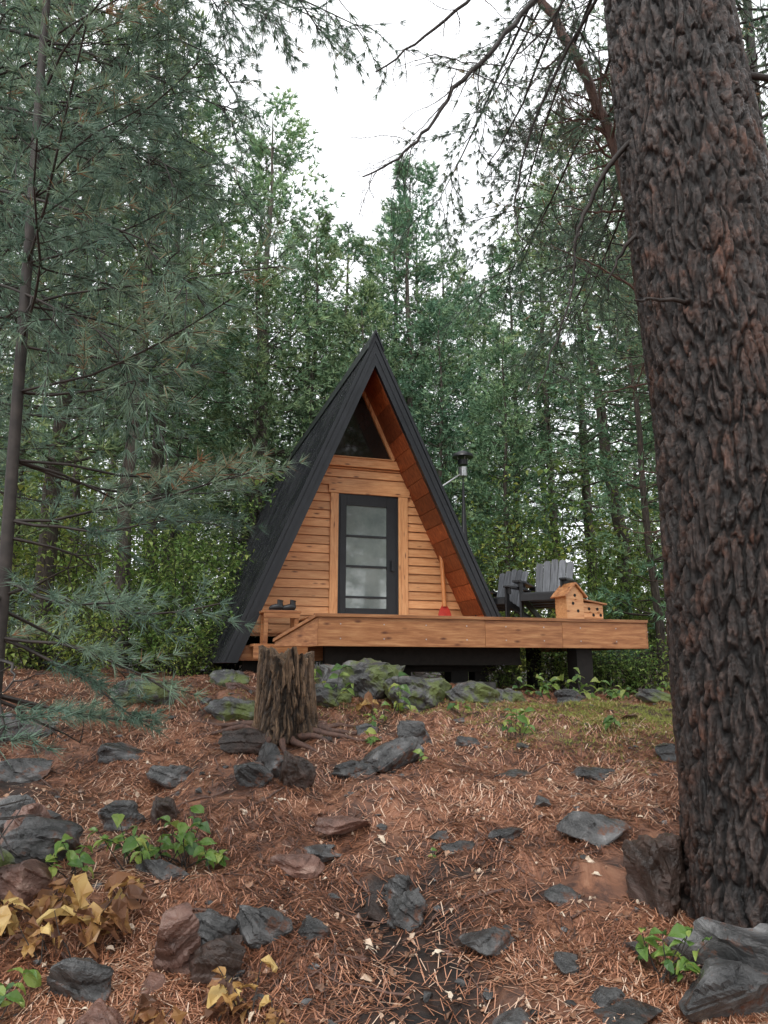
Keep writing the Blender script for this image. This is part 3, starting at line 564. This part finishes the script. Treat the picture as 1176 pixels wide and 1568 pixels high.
box(mb,(-.495,wb-.05,2.15),(-.362,wb-.0,4.24),0,.6);box(mb,(.652,wb-.05,2.15),(.815,wb,4.24),0,.7)
box(mb,(.684,wb-.062,2.15),(.70,wb-.051,4.2),0,.2)
mb.obj('door_casing',[M_pinev],cab,.005)
mb=MB();box(mb,(-.53,wb-.055,4.242),(.85,wb,4.385),0,.6)
prism(mb,[(la(4.70,.2),4.70),(ra(4.70,.2),4.70),(ra(4.84,.2),4.84),(la(4.84,.2),4.84)],wb-.055,wb,0,.9)
box(mb,(la(4.86,.2)+.03,wb-.075,4.842),(ra(4.86,.2)-.03,wb-.01,4.865),0,.4)
mb.obj('header_trim',[M_pine],cab,.005)
mb=MB()
for f,s in ((la,1),(ra,-1)):
    e=.2+(.03 if s>0 else .06)
    poly=[apex(.2),(f(4.87,.2),4.87),(f(4.87,e),4.87),(apex(e)[0],apex(e)[1])]
    if s<0: poly=poly[::-1]
    prism(mb,poly,wb-.05,wb+.03,0,.7)
mb.obj('window_trim',[M_pinev],cab,.004)
mb=MB();prism(mb,[apex(.21),(la(4.85,.21),4.85),(ra(4.85,.21),4.85)],wb+.0,wb+.02,0);mb.obj('gable_window',[M_glassd],cab)
mb=MB();yb=wb-.028
def fr(x0,x1,z0,z1,d=0): box(mb,(x0,yb-d,z0),(x1,wb+.005,z1),0,.5)
fr(-.36,-.225,2.15,4.24);fr(.455,.65,2.15,4.24);fr(-.223,.453,4.055,4.24);fr(-.223,.453,2.15,2.40)
box(mb,(-.33,yb-.014,2.2),(-.325,yb,4.2),0);box(mb,(.61,yb-.014,2.2),(.615,yb,4.2),0)
for zz in (3.555,3.065,2.575): box(mb,(-.222,yb+.003,zz-.017),(.452,wb+.003,zz+.017),0,.5)
box(mb,(.52,yb-.05,3.0),(.56,yb-.001,3.18),0,.5)
mb.obj('door_frame',[M_trim],cab,.004)
mb=MB();box(mb,(-.222,yb+.016,2.402),(.452,yb+.02,4.053),0,.5);mb.obj('door_glass',[M_glassf],cab)
mb=MB();prism(mb,[apex(.2),(la(1.7,.2),1.7),(ra(1.7,.2),1.7)],Lc-.3,Lc-.2,0);mb.obj('back_wall',[M_pine],cab)
mb=MB();box(mb,(-2.06,.06,1.58),(2.2,.115,1.79),0,.7);box(mb,(-1.85,.115,1.62),(2.0,Lc-.1,1.78),1)
for a,b in ((-1.7,.5),(1.9,.5),(-1.7,6),(1.9,6)): box(mb,(a-.12,b-.12,.6),(a+.12,b+.12,1.615),1)
mb.obj('floor_frame',[M_deck,M_dark],cab,.004)
mb=MB();px,py=2.5,2.3
tube(mb,[(1.4,py,3.4),(px-.1,py,3.4),(px,py,3.5),(px,py,5.35)],.08,16,0,cap=True)
tube(mb,[(px,py,5.35),(px,py,5.45)],.10,16,0,cap=True)
tube(mb,[(px,py,5.5),(px,py,5.56),(px,py,5.64)],[.21,.2,.03],18,0,cap=True)
for a in range(4): tube(mb,[(px+.08*math.cos(a*1.57),py+.08*math.sin(a*1.57),5.42),(px+.12*math.cos(a*1.57),py+.12*math.sin(a*1.57),5.52)],.008,5,1)
tube(mb,[(px,py,5.2),(1.15,py-.3,4.25)],.016,6,1);tube(mb,[(px,py,5.2),(1.15,py+.5,4.25)],.016,6,1);tube(mb,[(px,py,5.12),(px,py,5.3)],.085,16,1,cap=True)
mb.obj('stove_pipe',[M_black,M_steel],cab)
# ------------------------------------------------------------ deck
dk=frame('wooden_deck');zd=2.18;A0,A1,B0=-1.05,3.97,-.96
mb=MB();b=B0+.02
while b<.74:
    box(mb,(A0,b,zd-.03),(A1,b+.135,zd-.002),0);b+=.142
b=.745
while b<2.6:
    box(mb,(2.45,b,zd-.03),(A1,b+.135,zd-.002),0);b+=.142
mb.obj('deck_boards',[M_deck],dk,.003)
mb=MB();cuts=[A0,1.33,2.55,A1]
for c0_,c1_,tn in zip(cuts[:-1],cuts[1:],(.4,.6,.8)): box(mb,(c0_+.002,B0-.04,1.76),(c1_-.002,B0,zd-.045),0,tn)
box(mb,(A0-.05,B0-.07,zd-.043),(A1+.03,B0+.018,zd+.002),0,.05)
box(mb,(A1,B0-.03,1.76),(A1+.04,2.6,zd-.045),0,.4)
for a in np.arange(A0+.3,A1,.6):
    for zz in (1.86,2.05): tube(mb,[(a,B0-.044,zz),(a,B0-.038,zz)],.009,8,1,cap=True)
def quad_board(p,q,h,hq,th,tint):
    p=np.array(p);q=np.array(q);d=q-p;n_=nrm(np.cross(d*[1,1,0],[0,0,1.]))*th
    V=[p,q,q+n_,p+n_,p-[0,0,h],q-[0,0,hq],q+n_-[0,0,hq],p+n_-[0,0,h]];mb.add(V,BF,0,tint)
quad_board((A0-.004,B0-.035,zd-.045),(-1.55,-.62,1.815),.375,.055,.04,.45)
quad_board((A0-.03,B0-.06,zd),(-1.58,-.64,1.86),.043,.043,.07,.2)
for b in (-.40,-.1,.2,.5): box(mb,(-1.80,b,1.765),( -1.06,b+.285,1.80),0)
box(mb,(-1.80,-.42,1.60),(-1.06,-.402,1.763),0,.5);box(mb,(-1.055,-.95,1.76),(-1.03,.7,2.13),0,.35)
mb.obj('deck_fascia',[M_deck,M_steel],dk,.004)
mb=MB()
for a in np.arange(A0+.1,A1,.4): box(mb,(a,B0+.01,1.90),(a+.04,.75,zd-.032),0)
box(mb,(A0+.25,-.35,1.52),(2.2,-.2,1.895),0);box(mb,(A0+.4,.3,1.42),(2.1,.45,1.895),0)
for a,b,w in ((2.99,-.72,.13),(1.45,.35,.14),(.55,.37,.12),(-.3,.37,.12),(3.6,1.8,.10)): box(mb,(a-w,b-w,.8),(a+w,b+w,1.895 if (b<0 or a>3) else 1.42),0)
mb.obj('deck_substructure',[M_dark],dk)
mb=MB()
for a,b in ((1.35,-.1),(1.75,.0),(.7,-.1)):
    box(mb,(a-.14,b-.14,.9),(a+.14,b+.14,1.27),0)
mb.obj('deck_piers',[M_conc],dk,.01)
tb=frame('side_table',(-1.42,-.18,1.802))
mb=MB();[box(mb,(-.27,-.2+i*.1,.42),(.27,-.105+i*.1,.455),0) for i in range(4)]
for a in (-.24,.18):
    for b in (-.18,.13): box(mb,(a,b,0),(a+.055,b+.055,.418),0,.4)
box(mb,(-.25,-.195,.35),(.25,-.182,.418),0,.3);mb.obj('table_frame',[M_deck],tb,.004)
bt=frame('boots',(-1.38,-.18,2.262));mb=MB()
for o_ in (-.09,.09):
    tube(mb,[(o_-.10,0,.03),(o_-.06,0,.04),(o_,0,.05),(o_+.06,0,.055),(o_+.09,0,.05)],[.02,.042,.048,.05,.03],10,0,cap=True)
    tube(mb,[(o_+.05,0,.05),(o_+.05,0,.12),(o_+.055,0,.15)],[.045,.04,.045],10,0,cap=True)
    box(mb,(o_-.12,-.045,-.003),(o_+.10,.045,.012),0)
mb.obj('boot_pair',[M_black],bt)
pd=frame('canoe_paddle',(1.36,.56,zd));mb=MB()
tube(mb,[(0,0,.26),(0,.06,.8),(.0,.13,1.25)],[.036,.034,.034],12,0,cap=True)
tube(mb,[(-.085,.135,1.27),(-.03,.134,1.262),(.03,.134,1.262),(.085,.135,1.27)],[.026,.036,.036,.026],12,0,cap=True)
zz=np.linspace(0,.30,10);ww=np.array([.03,.09,.105,.11,.11,.10,.09,.07,.05,.03])
V=[(s*w,-.02+z_*.1+o_,z_) for o_ in (-.008,.008) for z_,w in zip(zz,ww) for s in (-1,1)]
F=[[2*i,2*i+1,2*i+3,2*i+2] for i in range(9)]+[[20+2*i,22+2*i,23+2*i,21+2*i] for i in range(9)]+[[2*i,2*i+2,22+2*i,20+2*i] for i in range(9)]+[[1+2*i,21+2*i,23+2*i,3+2*i] for i in range(9)]
mb.add(V,F,1,.5);mb.obj('paddle_body',[M_paddle,M_red],pd)
def chair(loc,rz,s):
    e=frame('adirondack_chair',loc,rz);e.scale=(s,s,s)
    mb=MB()
    for i in range(6):
        t=i/5;Mx=Matrix.Translation((0,-.30+.5*t,.38-.15*t))@Matrix.Rotation(-.28,4,'X');box(mb,(-.26,-.042,-.01),(.26,.042,.01),0,M=Mx)
    mb.obj('seat',[M_black],e,.004)
    mb=MB()
    for i in range(5):
        x=(i-2)*.112;hh=.78-.02*abs(i-2)**1.5;Mx=Matrix.Translation((x*.9,.20,.22))@Matrix.Rotation(-.36,4,'X')@Matrix.Rotation((i-2)*.02,4,'Y')
        pr=[(-.05,0),(.05,0),(.052,hh*.95),(.042,hh*.985),(0,hh),(-.042,hh*.985),(-.052,hh*.95)]
        P=[tuple(Mx@Vector((p[0],-.011,p[1]))) for p in pr]+[tuple(Mx@Vector((p[0],.011,p[1]))) for p in pr];tn=random.random()
        mb.add(P,[list(range(7))],0,tn);mb.add(P,[list(range(13,6,-1))],0,tn);mb.add(P,[[i2,i2+7,(i2+1)%7+7,(i2+1)%7] for i2 in range(7)],0,tn)
    mb.obj('backrest',[M_slat],e,.003)
    mb=MB()
    for sx in (-1,1):
        x=sx*.33
        V=[(x-.05*1,-.42,.57),(x+.05,-.42,.57),(x+.075,-.2,.57),(x+.05,.34,.55),(x-.035,.34,.55),(x-.075,-.2,.57)]
        V2=[(a,b,c-.025) for a,b,c in V];mb.add(V+V2,[[0,1,2,3,4,5]],0);mb.add(V+V2,[[11,10,9,8,7,6]],0);mb.add(V+V2,[[i,i+6,(i+1)%6+6,(i+1)%6] for i in range(6)],0)
        box(mb,(sx*.29-.014,-.36,0),(sx*.29+.014,-.25,.545),0)
        Mx=Matrix.Translation((sx*.265,-.32,.34))@Matrix.Rotation(-.30,4,'X');box(mb,(-.012,-.04,-.07),(.012,1.0,.03),0,M=Mx)
        box(mb,(sx*.31-.02,-.33,.44),(sx*.31+.04*sx*.5+.02,-.27,.545),0)
    Mx=Matrix.Translation((0,.335,.52));box(mb,(-.36,-.02,-.04),(.36,.02,.03),0,M=Mx)
    Mx=Matrix.Translation((0,.46,.80))@Matrix.Rotation(-.36,4,'X');box(mb,(-.25,0,-.03),(.25,.02,.03),0,M=Mx)
    box(mb,(-.28,-.38,.28),(.28,-.36,.38),0);mb.obj('arms_and_legs',[M_black],e,.004)
chair((2.22,.25,zd),-1.0,.95);chair((2.85,-.12,zd),-.8,1.12)
bh=frame('birdhouse',(2.86,-.72,zd),.15);mb=MB()
prism(mb,[(-.16,0),(.16,0),(.16,.36),(0,.52),(-.16,.36)],-.13,.13,0,.6)
box(mb,(.165,-.10,.02),(.56,.12,.26),0,.5);
for i in range(3): box(mb,(.17,-.109,.035+i*.075),(.55,-.101,.10+i*.075),0)
mb.obj('house_body',[M_pine],bh,.004)
mb=MB()
for sg in (-1,1):
    Mx=Matrix.Translation((0,0,.545))@Matrix.Rotation(sg*.785,4,'Y');box(mb,(0 if sg>0 else -.30,-.17,-.012),(.30 if sg>0 else 0,.17,.012),0,M=Mx)
Mx=Matrix.Translation((.165,0,.30))@Matrix.Rotation(.12,4,'Y');box(mb,(0,-.15,-.012),(.44,.17,.012),0,M=Mx)
mb.obj('house_roof',[M_deck],bh,.003)
mb=MB()
for x,z,y in ((0,.36,-.131),(-.04,.24,-.131),(.05,.13,-.131),(.28,.17,-.11),(.44,.17,-.11),(.36,.08,-.11),(.5,.08,-.11)): tube(mb,[(x,y-.003,z),(x,y+.002,z)],.024,14,0,cap=True)
for x,z,y in ((0,.30,-.131),(.28,.12,-.11),(.44,.12,-.11)): tube(mb,[(x,y,z),(x,y-.05,z)],.006,6,1,cap=True)
mb.obj('entry_holes',[M_dark,M_deck],bh)
# ------------------------------------------------------------ light / world / camera
w=bpy.data.worlds.new('World');sc.world=w;w.use_nodes=True;nt=w.node_tree
bg=nt.nodes['Background'];sk=nt.nodes.new('ShaderNodeTexSky');sk.sky_type='NISHITA';sk.sun_disc=False
EL,AZ=math.radians(52),math.radians(195)
sk.sun_elevation=EL;sk.sun_rotation=AZ;nt.links.new(sk.outputs[0],bg.inputs[0]);bg.inputs[1].default_value=.05
b2=nt.nodes.new('ShaderNodeBackground');b2.inputs[0].default_value=(.98,.98,.98,1);b2.inputs[1].default_value=1.75
ad=nt.nodes.new('ShaderNodeAddShader');nt.links.new(bg.outputs[0],ad.inputs[0]);nt.links.new(b2.outputs[0],ad.inputs[1]);nt.links.new(ad.outputs[0],nt.nodes['World Output'].inputs[0])
sl=bpy.data.lights.new('sun','SUN');sl.energy=1.5;sl.angle=math.radians(14);sl.color=(1,.97,.92)
so=bpy.data.objects.new('sun',sl);sc.collection.objects.link(so)
dv=Vector((math.sin(AZ)*math.cos(EL),math.cos(AZ)*math.cos(EL),math.sin(EL)));so.rotation_euler=dv.to_track_quat('Z','Y').to_euler()
cd=bpy.data.cameras.new('cam');co=bpy.data.objects.new('camera',cd);sc.collection.objects.link(co);sc.camera=co
cd.sensor_fit='VERTICAL';cd.sensor_height=36;cd.lens=26;cd.clip_end=1000;cd.clip_start=.05
co.location=(0,0,1.5);co.rotation_euler=(math.radians(90+11.8),0,0)
sc.view_settings.view_transform='Standard';sc.view_settings.look='None';sc.view_settings.exposure=0
